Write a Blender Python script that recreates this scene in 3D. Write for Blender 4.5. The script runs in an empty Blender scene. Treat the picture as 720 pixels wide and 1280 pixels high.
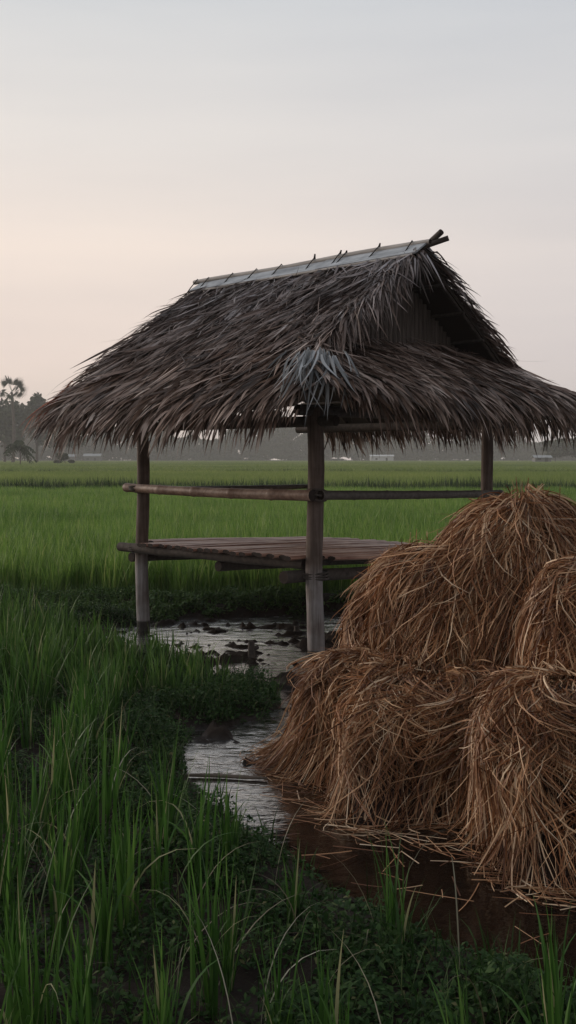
import bpy, math, random
import numpy as np
from mathutils import Vector, Matrix

rng = np.random.default_rng(11)
random.seed(5)
scene = bpy.context.scene
COL = scene.collection
PI = math.pi
FPX, HZ, CAMH = 1350.0, 574.0, 1.6      # focal length and horizon of the photograph, eye height


def gp(px, py):
    """Point of the water level seen at a photograph pixel: used only to lay the place out."""
    y = FPX * CAMH / (py - HZ)
    return np.array([(px - 360.0) / FPX * y, y])


# ------------------------------------------------------------------ helpers
def tag(o, label=None, cat=None, group=None, kind=None):
    if label: o['label'] = label
    if cat: o['category'] = cat
    if group: o['group'] = group
    if kind: o['kind'] = kind
    return o


def mesh_np(name, V, F, mats, parent=None, smooth=True, midx=None):
    """V (n,3), F (m,4) quads -> one linked mesh object."""
    V = np.ascontiguousarray(V, dtype=np.float32).reshape(-1, 3)
    F = np.ascontiguousarray(F, dtype=np.int32)
    me = bpy.data.meshes.new(name)
    me.vertices.add(len(V)); me.vertices.foreach_set('co', V.ravel())
    n = F.shape[1]
    me.loops.add(F.size); me.loops.foreach_set('vertex_index', F.ravel())
    me.polygons.add(len(F))
    me.polygons.foreach_set('loop_start', np.arange(0, F.size, n, dtype=np.int32))
    if midx is not None:
        me.polygons.foreach_set('material_index', np.ascontiguousarray(midx, dtype=np.int32))
    me.update(calc_edges=True)
    me.polygons.foreach_set('use_smooth', np.full(len(F), smooth, dtype=bool))
    for m in (mats if isinstance(mats, (list, tuple)) else [mats]):
        me.materials.append(m)
    o = bpy.data.objects.new(name, me)
    COL.objects.link(o)
    if parent: o.parent = parent
    return o


def empty(name, loc=(0, 0, 0), rz=0):
    o = bpy.data.objects.new(name, None)
    COL.objects.link(o)
    o.location = loc; o.rotation_euler = (0, 0, rz); o.empty_display_size = 0.2
    return o


class MB:
    """Collects quads (triangles repeat a corner never: caps are quad fans)."""
    def __init__(s): s.v = []; s.f = []; s.m = []
    def add(s, V, F, m=0):
        b = len(s.v); s.v += [tuple(p) for p in V]
        for f in F: s.f.append([b + i for i in f]); s.m.append(m)
    def box(s, c, sx, sy, sz, R=None, m=0):
        V = []
        for dx in (-.5, .5):
            for dy in (-.5, .5):
                for dz in (-.5, .5):
                    p = Vector((dx * sx, dy * sy, dz * sz))
                    if R: p = R @ p
                    V.append(Vector(c) + p)
        s.add(V, [(0, 1, 3, 2), (4, 6, 7, 5), (0, 4, 5, 1), (2, 3, 7, 6), (0, 2, 6, 4), (1, 5, 7, 3)], m)
    def tube(s, pts, rad, n=10, m=0, cap=0, squash=1.0, jitter=0.0):
        """pts list of 3-vectors, rad list; cap = material index of the end faces."""
        pts = [Vector(p) for p in pts]
        rings = []
        for i, p in enumerate(pts):
            t = (pts[min(i + 1, len(pts) - 1)] - pts[max(i - 1, 0)]).normalized()
            a = Vector((0, 0, 1)) if abs(t.z) < .9 else Vector((1, 0, 0))
            x = t.cross(a).normalized(); y = x.cross(t).normalized()
            r = rad[i] if isinstance(rad, (list, tuple)) else rad
            ring = []
            for k in range(n):
                w = 2 * PI * k / n
                rr = r * (1 + jitter * math.sin(3 * w + i * 1.7) * .5)
                ring.append(p + x * math.cos(w) * rr + y * math.sin(w) * rr * squash)
            rings.append(ring)
        V = [q for r in rings for q in r]
        F = []
        for i in range(len(pts) - 1):
            for k in range(n):
                k2 = (k + 1) % n
                F.append((i * n + k, i * n + k2, (i + 1) * n + k2, (i + 1) * n + k))
        s.add(V, F, m)
        for ring, rev in ((rings[0], True), (rings[-1], False)):
            F = []
            for k in range(1, n - 1, 2):
                f = (0, k, k + 1, (k + 2) % n) if (k + 2) < n else (0, k, k + 1)
                F.append(f[::-1] if rev else f)
            s.add(ring, F, cap)
    def build(s, name, mats, parent=None, smooth=False):
        me = bpy.data.meshes.new(name)
        me.from_pydata(s.v, [], s.f)
        for m in (mats if isinstance(mats, (list, tuple)) else [mats]): me.materials.append(m)
        for p, i in zip(me.polygons, s.m): p.material_index = i; p.use_smooth = smooth
        me.update()
        o = bpy.data.objects.new(name, me); COL.objects.link(o)
        if parent: o.parent = parent
        return o


def nrm(a): return a / np.maximum(np.linalg.norm(a, axis=-1, keepdims=True), 1e-9)


def ribbons(P, side, W):
    """P (N,K,3) centre lines, side (N,3) or (N,K,3), W (N,K) half widths -> V, F"""
    N, K, _ = P.shape
    if side.ndim == 2: side = np.repeat(side[:, None, :], K, 1)
    V = np.stack([P - side * W[..., None], P + side * W[..., None]], 2)      # N,K,2,3
    base = (np.arange(N) * K * 2)[:, None] + (np.arange(K - 1) * 2)[None, :]
    F = np.stack([base, base + 1, base + 3, base + 2], -1).reshape(-1, 4)
    return V.reshape(-1, 3), F


def blades(root, az, lean, bend, length, width, K=6, prof=None, tw=0.6, droop=0.0, r=None):
    """Grass blades rising from root (N,3)."""
    r = r or rng
    N = len(root)
    s = np.linspace(0, 1, K)
    th = lean[:, None] + bend[:, None] * s[None, :] ** 1.6
    ds = (length / (K - 1))[:, None]
    dx = np.sin(th) * ds; dz = np.cos(th) * ds
    h = np.concatenate([np.zeros((N, 1)), np.cumsum(dx[:, :-1], 1)], 1)
    z = np.concatenate([np.zeros((N, 1)), np.cumsum(dz[:, :-1], 1)], 1)
    P = np.stack([root[:, 0:1] + np.cos(az)[:, None] * h, root[:, 1:2] + np.sin(az)[:, None] * h, root[:, 2:3] + z], -1)
    a2 = az + PI / 2 + r.normal(0, tw, N)
    side = np.stack([np.cos(a2), np.sin(a2), np.zeros(N)], -1)
    if prof is None: prof = np.interp(s, [0, .25, .6, 1], [.55, 1, .85, .04])
    W = width[:, None] * .5 * prof[None, :]
    return ribbons(P, side, W)


def vnoise(x, y, seed=0):
    xi = np.floor(x).astype(np.int64); yi = np.floor(y).astype(np.int64)
    xf = x - xi; yf = y - yi
    def h(a, b):
        n = (a * 374761393 + b * 668265263 + seed * 1442695) & 0xffffffff
        n = ((n ^ (n >> 13)) * 1274126177) & 0xffffffff
        return ((n ^ (n >> 16)) & 0xffff) / 65535.0
    u = xf * xf * (3 - 2 * xf); v = yf * yf * (3 - 2 * yf)
    return (h(xi, yi) * (1 - u) + h(xi + 1, yi) * u) * (1 - v) + (h(xi, yi + 1) * (1 - u) + h(xi + 1, yi + 1) * u) * v


def fbm(x, y, seed=0, o=4):
    a = .5; t = 0; s = 0
    for i in range(o):
        t = t + a * vnoise(x * 2 ** i, y * 2 ** i, seed + i); s += a; a *= .5
    return t / s


def sstep(a, b, x):
    t = np.clip((x - a) / (b - a), 0, 1); return t * t * (3 - 2 * t)


# ------------------------------------------------------------------ materials
def new_mat(name):
    m = bpy.data.materials.new(name); m.use_nodes = True
    nt = m.node_tree
    b = nt.nodes['Principled BSDF']
    return m, nt, b


def ramp(nt, fac, stops):
    n = nt.nodes.new('ShaderNodeValToRGB')
    el = n.color_ramp.elements
    while len(el) < len(stops): el.new(.5)
    for e, (p, c) in zip(el, stops): e.position = p; e.color = (*c, 1)
    nt.links.new(fac, n.inputs[0]); return n.outputs[0]


def noise(nt, scale, detail=3, vec=None, rough=.55):
    n = nt.nodes.new('ShaderNodeTexNoise')
    n.inputs['Scale'].default_value = scale; n.inputs['Detail'].default_value = detail
    n.inputs['Roughness'].default_value = rough
    if vec is not None: nt.links.new(vec, n.inputs['Vector'])
    return n.outputs['Fac']


def coords(nt, kind='Object', scale=(1, 1, 1)):
    if kind == 'World':
        out = nt.nodes.new('ShaderNodeNewGeometry').outputs['Position']
    else:
        out = nt.nodes.new('ShaderNodeTexCoord').outputs[kind]
    mp = nt.nodes.new('ShaderNodeMapping'); mp.inputs['Scale'].default_value = scale
    nt.links.new(out, mp.inputs['Vector']); return mp.outputs['Vector']


def mul(nt, a, b, fac=1.0, mode='MULTIPLY'):
    n = nt.nodes.new('ShaderNodeMix'); n.data_type = 'RGBA'; n.blend_type = mode
    n.inputs[0].default_value = fac
    nt.links.new(a, n.inputs[6]); nt.links.new(b, n.inputs[7]); return n.outputs[2]


def mixf(nt, f, a, b):
    n = nt.nodes.new('ShaderNodeMix'); n.data_type = 'RGBA'
    nt.links.new(f, n.inputs[0]); nt.links.new(a, n.inputs[6])
    if isinstance(b, tuple): n.inputs[7].default_value = (*b, 1)
    else: nt.links.new(b, n.inputs[7])
    return n.outputs[2]


def bump(nt, b, h, strength, dist=.02):
    n = nt.nodes.new('ShaderNodeBump'); n.inputs['Strength'].default_value = strength
    n.inputs['Distance'].default_value = dist
    nt.links.new(h, n.inputs['Height']); nt.links.new(n.outputs[0], b.inputs['Normal'])


def leaf_mat(name, stops, rough=.5, trans=.3, var=None, spec=.3, vscale=.35, weather=None):
    """Strips of leaf or straw: a colour of its own for every strip, some light through it."""
    m, nt, b = new_mat(name)
    rnd = nt.nodes.new('ShaderNodeNewGeometry').outputs['Random Per Island']
    c = ramp(nt, rnd, stops)
    if var:
        v = ramp(nt, noise(nt, vscale, 3, coords(nt, 'World')), [(.3, var[0]), (.7, var[1])])
        c = mul(nt, c, v)
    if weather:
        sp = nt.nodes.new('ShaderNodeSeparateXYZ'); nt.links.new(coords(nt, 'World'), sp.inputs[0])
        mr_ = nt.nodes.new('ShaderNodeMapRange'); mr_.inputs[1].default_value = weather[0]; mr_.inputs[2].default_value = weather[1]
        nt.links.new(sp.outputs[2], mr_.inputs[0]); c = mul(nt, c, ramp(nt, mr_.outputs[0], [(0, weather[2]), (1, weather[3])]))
    nt.links.new(c, b.inputs['Base Color'])
    b.inputs['Roughness'].default_value = rough
    b.inputs['Specular IOR Level'].default_value = spec
    if trans > 0:
        t = nt.nodes.new('ShaderNodeBsdfTranslucent'); nt.links.new(c, t.inputs['Color'])
        mx = nt.nodes.new('ShaderNodeMixShader'); mx.inputs[0].default_value = trans
        nt.links.new(b.outputs[0], mx.inputs[1]); nt.links.new(t.outputs[0], mx.inputs[2])
        nt.links.new(mx.outputs[0], nt.nodes['Material Output'].inputs[0])
    return m


def wood_mat(name, c0, c1, rough=.75, scale=(14, 14, 1.2), bs=.5, patch=None, wet=None):
    m, nt, b = new_mat(name)
    v = coords(nt, 'Object', scale)
    n1 = noise(nt, 3.0, 5, v, .6)
    c = ramp(nt, n1, [(.32, c0), (.68, c1)])
    if patch:
        n2 = noise(nt, 5.0, 4, coords(nt, 'Object'))
        c = mul(nt, c, ramp(nt, n2, [(.35, patch), (.6, (1, 1, 1))]))
    if wet is not None:          # wet foot of a post standing in water
        sp = nt.nodes.new('ShaderNodeSeparateXYZ'); nt.links.new(coords(nt, 'World'), sp.inputs[0])
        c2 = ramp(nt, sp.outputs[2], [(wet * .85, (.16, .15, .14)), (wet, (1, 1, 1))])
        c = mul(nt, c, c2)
        c = mul(nt, c, ramp(nt, sp.outputs[2], [(.60, (1.22, 1.27, 1.34)), (.78, (.60, .51, .46))]))  # roof shade painted in above the deck, paler weathered grey below
    nt.links.new(c, b.inputs['Base Color'])
    b.inputs['Roughness'].default_value = rough; b.inputs['Specular IOR Level'].default_value = .25
    bump(nt, b, n1, bs, .01)
    return m


M = {}
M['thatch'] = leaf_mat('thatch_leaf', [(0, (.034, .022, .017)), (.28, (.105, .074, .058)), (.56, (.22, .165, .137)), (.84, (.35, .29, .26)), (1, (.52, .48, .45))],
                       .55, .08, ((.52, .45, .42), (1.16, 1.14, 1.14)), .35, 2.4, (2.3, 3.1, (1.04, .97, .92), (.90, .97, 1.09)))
M['thatch_dark'] = leaf_mat('thatch_underlayer', [(0, (.03, .022, .019)), (1, (.09, .07, .06))], .85, 0)
M['thatch_pale'] = leaf_mat('thatch_bleached_leaf', [(0, (.10, .104, .107)), (.5, (.235, .247, .258)), (1, (.43, .445, .46))], .5, .1)
M['thatch_rust'] = leaf_mat('thatch_rust_leaf', [(0, (.16, .05, .025)), (1, (.33, .10, .05))], .6, .15)
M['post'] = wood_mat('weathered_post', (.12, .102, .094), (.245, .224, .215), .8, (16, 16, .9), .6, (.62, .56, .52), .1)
M['bamboo'] = wood_mat('old_bamboo', (.15, .095, .07), (.31, .22, .175), .5, (9, 9, 9), .25, (.6, .5, .45))
M['bamboo_dark'] = wood_mat('dark_bamboo', (.055, .045, .04), (.11, .095, .085), .6, (9, 9, 9), .25)
M['beam'] = wood_mat('dark_beam', (.03, .025, .022), (.075, .06, .052), .8, (8, 8, 8), .5)
M['slat'] = wood_mat('platform_slat', (.26, .135, .098), (.52, .33, .25), .42, (.8, 16, 4), .3, (.6, .5, .47))
M['cut_end'] = wood_mat('dark_cut_end', (.012, .008, .007), (.03, .02, .016), .9, (20, 20, 20), .2)  # paints the dark hollow of open bamboo on its caps; also log ends
M['ridge_grey'] = wood_mat('ridge_board_grey', (.27, .29, .31), (.46, .49, .52), .55, (9, .6, 9), .2, (.62, .62, .64))
M['ridge_pole'] = wood_mat('ridge_pole', (.24, .222, .21), (.42, .40, .38), .7, (9, 1, 9), .2)
M['weave'] = wood_mat('gable_slat', (.045, .035, .030), (.12, .10, .088), .8, (26, 26, 1.1), .5)
M['tie'] = wood_mat('dark_tie', (.01, .008, .008), (.03, .025, .02), .9, (5, 5, 5), .1)

G_near = [(0, (.024, .068, .011)), (.45, (.052, .132, .022)), (.8, (.095, .195, .038)), (.95, (.145, .235, .055)), (1, (.34, .31, .18))]
M['rice_near'] = leaf_mat('rice_blade_near', G_near, .5, .35, None, .3)
G_mid = [(0, (.028, .074, .013)), (.5, (.062, .140, .026)), (.9, (.115, .205, .045)), (1, (.24, .25, .11))]
M['rice_mid'] = leaf_mat('rice_blade_mid', G_mid, .5, .35, None, .3)
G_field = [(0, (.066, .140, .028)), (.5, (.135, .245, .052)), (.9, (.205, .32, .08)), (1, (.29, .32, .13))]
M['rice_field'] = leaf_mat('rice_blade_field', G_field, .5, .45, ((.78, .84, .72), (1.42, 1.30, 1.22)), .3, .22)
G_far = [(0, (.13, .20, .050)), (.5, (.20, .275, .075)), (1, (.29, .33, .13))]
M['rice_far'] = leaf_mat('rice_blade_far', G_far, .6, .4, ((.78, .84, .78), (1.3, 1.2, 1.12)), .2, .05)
M['cover'] = leaf_mat('creeping_leaf', [(0, (.012, .034, .008)), (.6, (.026, .062, .014)), (.96, (.055, .10, .028)), (1, (.14, .13, .06))], .55, .2, None, .12)  # dimness of the foreground is put into this darker leaf tone
M['cover_far'] = leaf_mat('bank_leaf', [(0, (.026, .062, .014)), (.6, (.060, .125, .028)), (1, (.11, .175, .050))], .55, .25, None, .15)
M['tree'] = leaf_mat('tree_leaf', [(0, (.022, .034, .016)), (1, (.06, .08, .038))], .7, .2, None, .2)
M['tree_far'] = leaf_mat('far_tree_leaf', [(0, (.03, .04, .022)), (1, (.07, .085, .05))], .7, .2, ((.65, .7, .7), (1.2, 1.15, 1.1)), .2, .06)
M['trunk'] = wood_mat('tree_trunk', (.06, .045, .035), (.13, .10, .085), .9, (3, 3, 1), .4)
M['straw'] = leaf_mat('straw_strand', [(0, (.080, .030, .012)), (.28, (.235, .100, .042)), (.58, (.41, .222, .110)), (.85, (.58, .40, .245)), (1, (.72, .59, .43))],
                      .55, .12, ((.55, .46, .42), (1.18, 1.15, 1.12)), .3, 3.2)
M['straw_core'] = leaf_mat('straw_heap_core', [(0, (.022, .010, .006)), (1, (.022, .010, .006))], .9, 0)  # near-black tone paints the shade in the gaps between strands
M['white_wall'] = wood_mat('whitewash', (.46, .47, .48), (.58, .59, .60), .8, (1, 1, 1), .1)
M['pale_roof'] = wood_mat('pale_roof_sheet', (.22, .235, .25), (.32, .335, .35), .6, (1, 1, 1), .1)
M['grey_wall'] = wood_mat('grey_plaster', (.10, .10, .10), (.15, .15, .15), .9, (1, 1, 1), .1)
M['dark_opening'] = wood_mat('shaded_doorway', (.03, .03, .03), (.05, .05, .05), .9, (1, 1, 1), .1)
M['stick'] = wood_mat('wet_stick', (.06, .045, .034), (.17, .13, .10), .5, (1, 20, 20), .3)

# ground: wet brown mud, darker and glossier where low
m, nt, b = new_mat('mud_ground')
n1 = noise(nt, 6, 6, coords(nt, 'World')); n2 = noise(nt, 40, 4, coords(nt, 'World'))
c = ramp(nt, n1, [(.3, (.010, .0065, .005)), (.7, (.030, .021, .016))])
sp = nt.nodes.new('ShaderNodeSeparateXYZ'); nt.links.new(coords(nt, 'World'), sp.inputs[0])
r_ = ramp(nt, sp.outputs[2], [(0.0, (.35, .35, .35)), (.03, (.9, .9, .9))])
nt.links.new(c, b.inputs['Base Color']); nt.links.new(r_, b.inputs['Roughness'])
b.inputs['Specular IOR Level'].default_value = .15
bump(nt, b, n2, .6, .015)
M['mud'] = m
# water: thin muddy sheet, small ripples
m, nt, b = new_mat('muddy_water')
b.inputs['Base Color'].default_value = (.009, .0058, .0042, 1)
b.inputs['IOR'].default_value = 3.2
nA = noise(nt, 5.0, 3, coords(nt, 'World', (1, 1.6, 1))); nB = noise(nt, 17, 3, coords(nt, 'World', (1, 1.15, 1)))
sp = nt.nodes.new('ShaderNodeSeparateXYZ'); nt.links.new(coords(nt, 'World'), sp.inputs[0])
puddle_boost = nt.nodes.new('ShaderNodeMapRange'); puddle_boost.inputs['From Min'].default_value = 5.6; puddle_boost.inputs['From Max'].default_value = 6.8     # puddles get added sky reflection through index and coat, channel stays plain water
wob = nt.nodes.new('ShaderNodeMath'); wob.operation = 'MULTIPLY_ADD'; wob.inputs[1].default_value = 2.4
nW = noise(nt, 2.2, 4, coords(nt, 'World')); nt.links.new(nW, wob.inputs[0]); nt.links.new(sp.outputs[1], wob.inputs[2]); nt.links.new(wob.outputs[0], puddle_boost.inputs[0])
r_ = mul(nt, ramp(nt, nA, [(.40, (.14, .14, .14)), (.64, (.28, .28, .28))]), ramp(nt, puddle_boost.outputs[0], [(0, (.28, .28, .28)), (1, (1, 1, 1))]))
nt.links.new(r_, b.inputs['Roughness'])
io = nt.nodes.new('ShaderNodeMapRange'); io.inputs['To Min'].default_value = 1.34; io.inputs['To Max'].default_value = 3.3
nt.links.new(puddle_boost.outputs[0], io.inputs[0]); nt.links.new(io.outputs[0], b.inputs['IOR'])
nt.links.new(puddle_boost.outputs[0], b.inputs['Coat Weight']); b.inputs['Coat IOR'].default_value = 3.0; nt.links.new(r_, b.inputs['Coat Roughness'])
ad = nt.nodes.new('ShaderNodeMath'); ad.operation = 'MULTIPLY_ADD'; ad.inputs[1].default_value = .09
nt.links.new(nB, ad.inputs[0]); nt.links.new(nA, ad.inputs[2])
bump(nt, b, ad.outputs[0], .70, .045)
bn = b.inputs['Normal'].links[0].from_node; nt.links.new(bn.outputs[0], b.inputs['Coat Normal'])
bs_ = nt.nodes.new('ShaderNodeMapRange'); bs_.inputs['To Min'].default_value = .10; bs_.inputs['To Max'].default_value = .30
nt.links.new(puddle_boost.outputs[0], bs_.inputs[0]); nt.links.new(bs_.outputs[0], bn.inputs['Strength'])
M['water'] = m

# ------------------------------------------------------------------ terrain and water
near_edge = [(30, 795), (100, 803), (160, 817), (240, 838), (300, 853), (338, 864), (347, 880), (325, 900), (240, 912), (222, 940), (228, 968),
             (262, 1008), (330, 1052), (410, 1112), (480, 1152), (600, 1200), (660, 1230), (720, 1268), (840, 1335), (1100, 1380)]
far_edge = [(1500, 764), (800, 764), (560, 764), (440, 765), (360, 768), (300, 771), (220, 776), (160, 783), (90, 788), (50, 791)]
POND = np.array([gp(*p) for p in near_edge + far_edge])


def pond_sd(x, y):
    """Signed distance to the pond outline: > 0 outside."""
    sh = x.shape; p = np.stack([x.ravel(), y.ravel()], -1)
    d = np.full(len(p), 1e9); ins = np.zeros(len(p), bool)
    n = len(POND)
    for i in range(n):
        a = POND[i]; bq = POND[(i + 1) % n]; e = bq - a
        t = np.clip(((p - a) @ e) / (e @ e), 0, 1)
        d = np.minimum(d, np.linalg.norm(p - a - t[:, None] * e, axis=1))
        c1 = (a[1] <= p[:, 1]) != (bq[1] <= p[:, 1])
        with np.errstate(divide='ignore', invalid='ignore'):
            xi = a[0] + (p[:, 1] - a[1]) / (bq[1] - a[1] + 1e-12) * e[0]
        ins ^= c1 & (p[:, 0] < xi)
    return np.where(ins, -d, d).reshape(sh)


def terrain(x, y):
    near = (np.abs(x) < 12) & (y > -2) & (y < 15)
    sd = np.full(x.shape, 3.0)
    if near.any():
        sd[near] = pond_sd(x[near] + .10 * (fbm(x[near] * 3, y[near] * 3, 3) - .5), y[near] + .16 * (fbm(x[near] * 3, y[near] * 3, 9) - .5))
    n1 = fbm(x * 2.2, y * 2.2, 1) - .5; n2 = fbm(x * 9, y * 9, 5, 3) - .5
    bank = sstep(0, .22, sd)
    h_out = .015 + .055 * bank + .05 * n1 + .025 * n2
    # flooded rice ground in front: lower, with pools between the plants
    fg = sstep(.45, .75, sd) * (1 - sstep(5.4, 6.2, y))
    h_out = h_out - fg * (.052 + .02 * n1)
    # bund along the far side of the pond
    bund = np.exp(-((y - 11.35) / .32) ** 2)
    h_out = h_out + .09 * bund + .03 * n2 * bund
    n3 = fbm(x * 2.6, y * 4.2, 15, 5) - .5; n4 = fbm(x * 14, y * 22, 16, 3) - .5
    puddle = sstep(4.9, 5.6, y)
    h_in = -.046 + .05 * n1 + puddle * (.24 * n3 + .17 * n4) - (1 - puddle) * .03
    mud = np.exp(-(((x - .30) / .52) ** 2 + ((y - 9.35) / .42) ** 2))
    mud += .8 * np.exp(-(((x + .42) / .22) ** 2 + ((y - 9.0) / .16) ** 2))
    mud += .9 * np.exp(-(((x - .02) / .30) ** 2 + ((y - 8.35) / .15) ** 2))
    mud += .7 * np.exp(-(((x + 1.2) / .5) ** 2 + ((y - 10.5) / .22) ** 2))
    h_in = h_in + mud * (.050 + .12 * n2)
    h_in = h_in * sstep(0, .15, -sd)
    h = np.where(sd > 0, h_out, h_in)
    h = h + .20 * sstep(40.0, 40.8, y) + .08 * sstep(76, 77, y)
    return h


def axis(lo, hi, step, far_lo, far_hi, g=1.18):
    mid = list(np.arange(lo, hi, step)); s = step; v = hi; up = []
    while v < far_hi: up.append(v); s *= g; v += s
    up.append(far_hi); s = step; v = lo; dn = []
    while v > far_lo: s *= g; v -= s; dn.append(max(v, far_lo))
    return np.array(dn[::-1] + mid + up)


xs = axis(-3.2, 3.6, .035, -900, 900); ys = axis(1.2, 12.2, .035, -60, 1500)
ys = np.unique(np.concatenate([ys, [39.8, 40.0, 40.3, 40.6, 40.9, 75.8, 76, 76.5, 77, 77.3]]))
gx, gy = np.meshgrid(xs, ys)
gz = terrain(gx, gy)
ny, nx = gx.shape
i0 = (np.arange(ny - 1)[:, None] * nx + np.arange(nx - 1)[None, :]).ravel()
F = np.stack([i0, i0 + 1, i0 + nx + 1, i0 + nx], -1)
g = mesh_np('ground', np.stack([gx, gy, gz], -1).reshape(-1, 3), F, M['mud'])
tag(g, kind='structure')
wx, wy = np.meshgrid(np.linspace(-6, 7, 40), np.linspace(.8, 12.4, 36))
wn, wm = wx.shape
i0 = (np.arange(wn - 1)[:, None] * wm + np.arange(wm - 1)[None, :]).ravel()
w = mesh_np('water', np.stack([wx, wy, wx * 0], -1).reshape(-1, 3), np.stack([i0, i0 + 1, i0 + wm + 1, i0 + wm], -1), M['water'])
tag(w, kind='structure')


# ------------------------------------------------------------------ rice fields: one object each, a patch of blades repeated by geometry nodes
def rice_patch(r, hills, per, hgt, wid, K=5):
    n = hills * hills
    hx = (np.arange(hills) + .5) / hills - .5
    X, Y = np.meshgrid(hx, hx)
    c = np.stack([X.ravel(), Y.ravel()], -1) + r.normal(0, .22 / hills, (n, 2))
    c = np.repeat(c, per, 0); N = len(c)
    root = np.concatenate([c + r.normal(0, .025, (N, 2)), np.zeros((N, 1))], 1)
    L = hgt * r.uniform(.72, 1.12, N)
    lean = np.abs(r.normal(.10, .09, N)); bend = np.abs(r.normal(.35, .35, N))
    return blades(root, r.uniform(0, 2 * PI, N), lean, bend, L, np.full(N, wid) * r.uniform(.7, 1.2, N), K, r=r)


def field(name, label, pts, scl, mat, hills, per, hgt, wid, seed, nvar=3, zs=1.0):
    """pts (N,3) patch centres; the mesh holds the blade patches and the points, its modifier spreads the patches."""
    r = np.random.default_rng(seed)
    Vs, Fs, vid = [], [], []; off = 0
    for k in range(nvar):
        V, F = rice_patch(r, hills, per, hgt, wid)
        Vs.append(V); Fs.append(F + off); vid.append(np.full(len(V), k)); off += len(V)
    N = len(pts)
    Vs.append(pts); vid.append(10 + r.integers(0, nvar, N))
    o = mesh_np(name, np.concatenate(Vs), np.concatenate(Fs), mat)
    a = o.data.attributes.new('vid', 'INT', 'POINT'); a.data.foreach_set('value', np.concatenate(vid).astype(np.int32))
    sc = np.ones(off + N, np.float32); sc[off:] = r.uniform(.88, 1.12, N)
    a = o.data.attributes.new('hs', 'FLOAT', 'POINT'); a.data.foreach_set('value', sc)
    ng = bpy.data.node_groups.new('spread_patches', 'GeometryNodeTree')
    ng.interface.new_socket('Geometry', in_out='INPUT', socket_type='NodeSocketGeometry')
    ng.interface.new_socket('Geometry', in_out='OUTPUT', socket_type='NodeSocketGeometry')
    nn = ng.nodes; lk = ng.links.new
    gi = nn.new('NodeGroupInput'); go = nn.new('NodeGroupOutput'); jn = nn.new('GeometryNodeJoinGeometry')
    va = nn.new('GeometryNodeInputNamedAttribute'); va.data_type = 'INT'; va.inputs[0].default_value = 'vid'
    ha = nn.new('GeometryNodeInputNamedAttribute'); ha.data_type = 'FLOAT'; ha.inputs[0].default_value = 'hs'
    cx = nn.new('ShaderNodeCombineXYZ'); cx.inputs[0].default_value = scl; cx.inputs[1].default_value = scl
    lk(ha.outputs[0], cx.inputs[2])
    rv = nn.new('FunctionNodeRandomValue'); rv.data_type = 'FLOAT_VECTOR'
    rv.inputs[0].default_value = (0, 0, 0); rv.inputs[1].default_value = (0, 0, 6.283)
    def pick(val):
        cmp = nn.new('FunctionNodeCompare'); cmp.data_type = 'INT'; cmp.operation = 'EQUAL'
        lk(va.outputs[0], cmp.inputs[2]); cmp.inputs[3].default_value = val
        s = nn.new('GeometryNodeSeparateGeometry'); s.domain = 'POINT'
        lk(gi.outputs[0], s.inputs[0]); lk(cmp.outputs[0], s.inputs[1]); return s.outputs[0]
    for k in range(nvar):
        ip = nn.new('GeometryNodeInstanceOnPoints')
        lk(pick(10 + k), ip.inputs['Points']); lk(pick(k), ip.inputs['Instance'])
        lk(rv.outputs[0], ip.inputs['Rotation']); lk(cx.outputs[0], ip.inputs['Scale'])
        lk(ip.outputs[0], jn.inputs[0])
    lk(jn.outputs[0], go.inputs[0])
    md = o.modifiers.new('spread', 'NODES'); md.node_group = ng
    tag(o, label, 'rice field', kind='stuff')
    return o


def patch_points(y0, y1, step, margin, front=None):
    out = []
    y = y0 + step / 2
    while y < y1:
        hw = .275 * y + margin
        x = np.arange(-hw, hw, step) + rng.uniform(0, step)
        yy = y + rng.normal(0, step * .08, len(x))
        out.append(np.stack([x, yy, terrain(x, yy)], -1)); y += step
    p = np.concatenate(out); p[:, 2] -= .02
    return p


field('rice_field', 'dense green rice field right behind the hut', patch_points(11.75, 39.2, .9, 4), 1.0, M['rice_field'], 6, 15, .56, .015, 1)
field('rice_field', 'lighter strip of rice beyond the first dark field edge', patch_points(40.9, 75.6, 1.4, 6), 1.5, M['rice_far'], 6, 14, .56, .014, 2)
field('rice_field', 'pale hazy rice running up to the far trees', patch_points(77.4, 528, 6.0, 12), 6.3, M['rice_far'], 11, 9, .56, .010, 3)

M['edge_shade'] = leaf_mat('edge_shade_blade', [(0, (.016, .040, .012)), (1, (.040, .080, .024))], .6, .1)
# added strips of dark blades that paint the shade along the field edges
for (yy, hw, lab, hh) in ((40.35, 15, 'added strip of dark blades painting the shade between the two nearer fields', .72), (76.4, 26, 'thin added strip of dark blades painting the shade at the farther field edge', .60)):
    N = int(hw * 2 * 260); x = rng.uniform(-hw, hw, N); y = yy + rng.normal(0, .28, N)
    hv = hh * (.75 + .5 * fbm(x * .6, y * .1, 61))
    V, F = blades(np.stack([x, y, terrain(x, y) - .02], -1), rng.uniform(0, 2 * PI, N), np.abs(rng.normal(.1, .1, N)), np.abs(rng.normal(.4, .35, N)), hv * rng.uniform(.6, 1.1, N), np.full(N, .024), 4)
    tag(mesh_np('edge_shade_strip', V, F, M['edge_shade']), lab, 'grass', kind='stuff')

# ------------------------------------------------------------------ rice on the near banks
def in_view(x, y, m=.5): return np.abs(x) < .27 * y + m

def scatter(n, x0, x1, y0, y1, r=rng):
    x = r.uniform(x0, x1, n); y = r.uniform(y0, y1, n); return x, y

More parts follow.
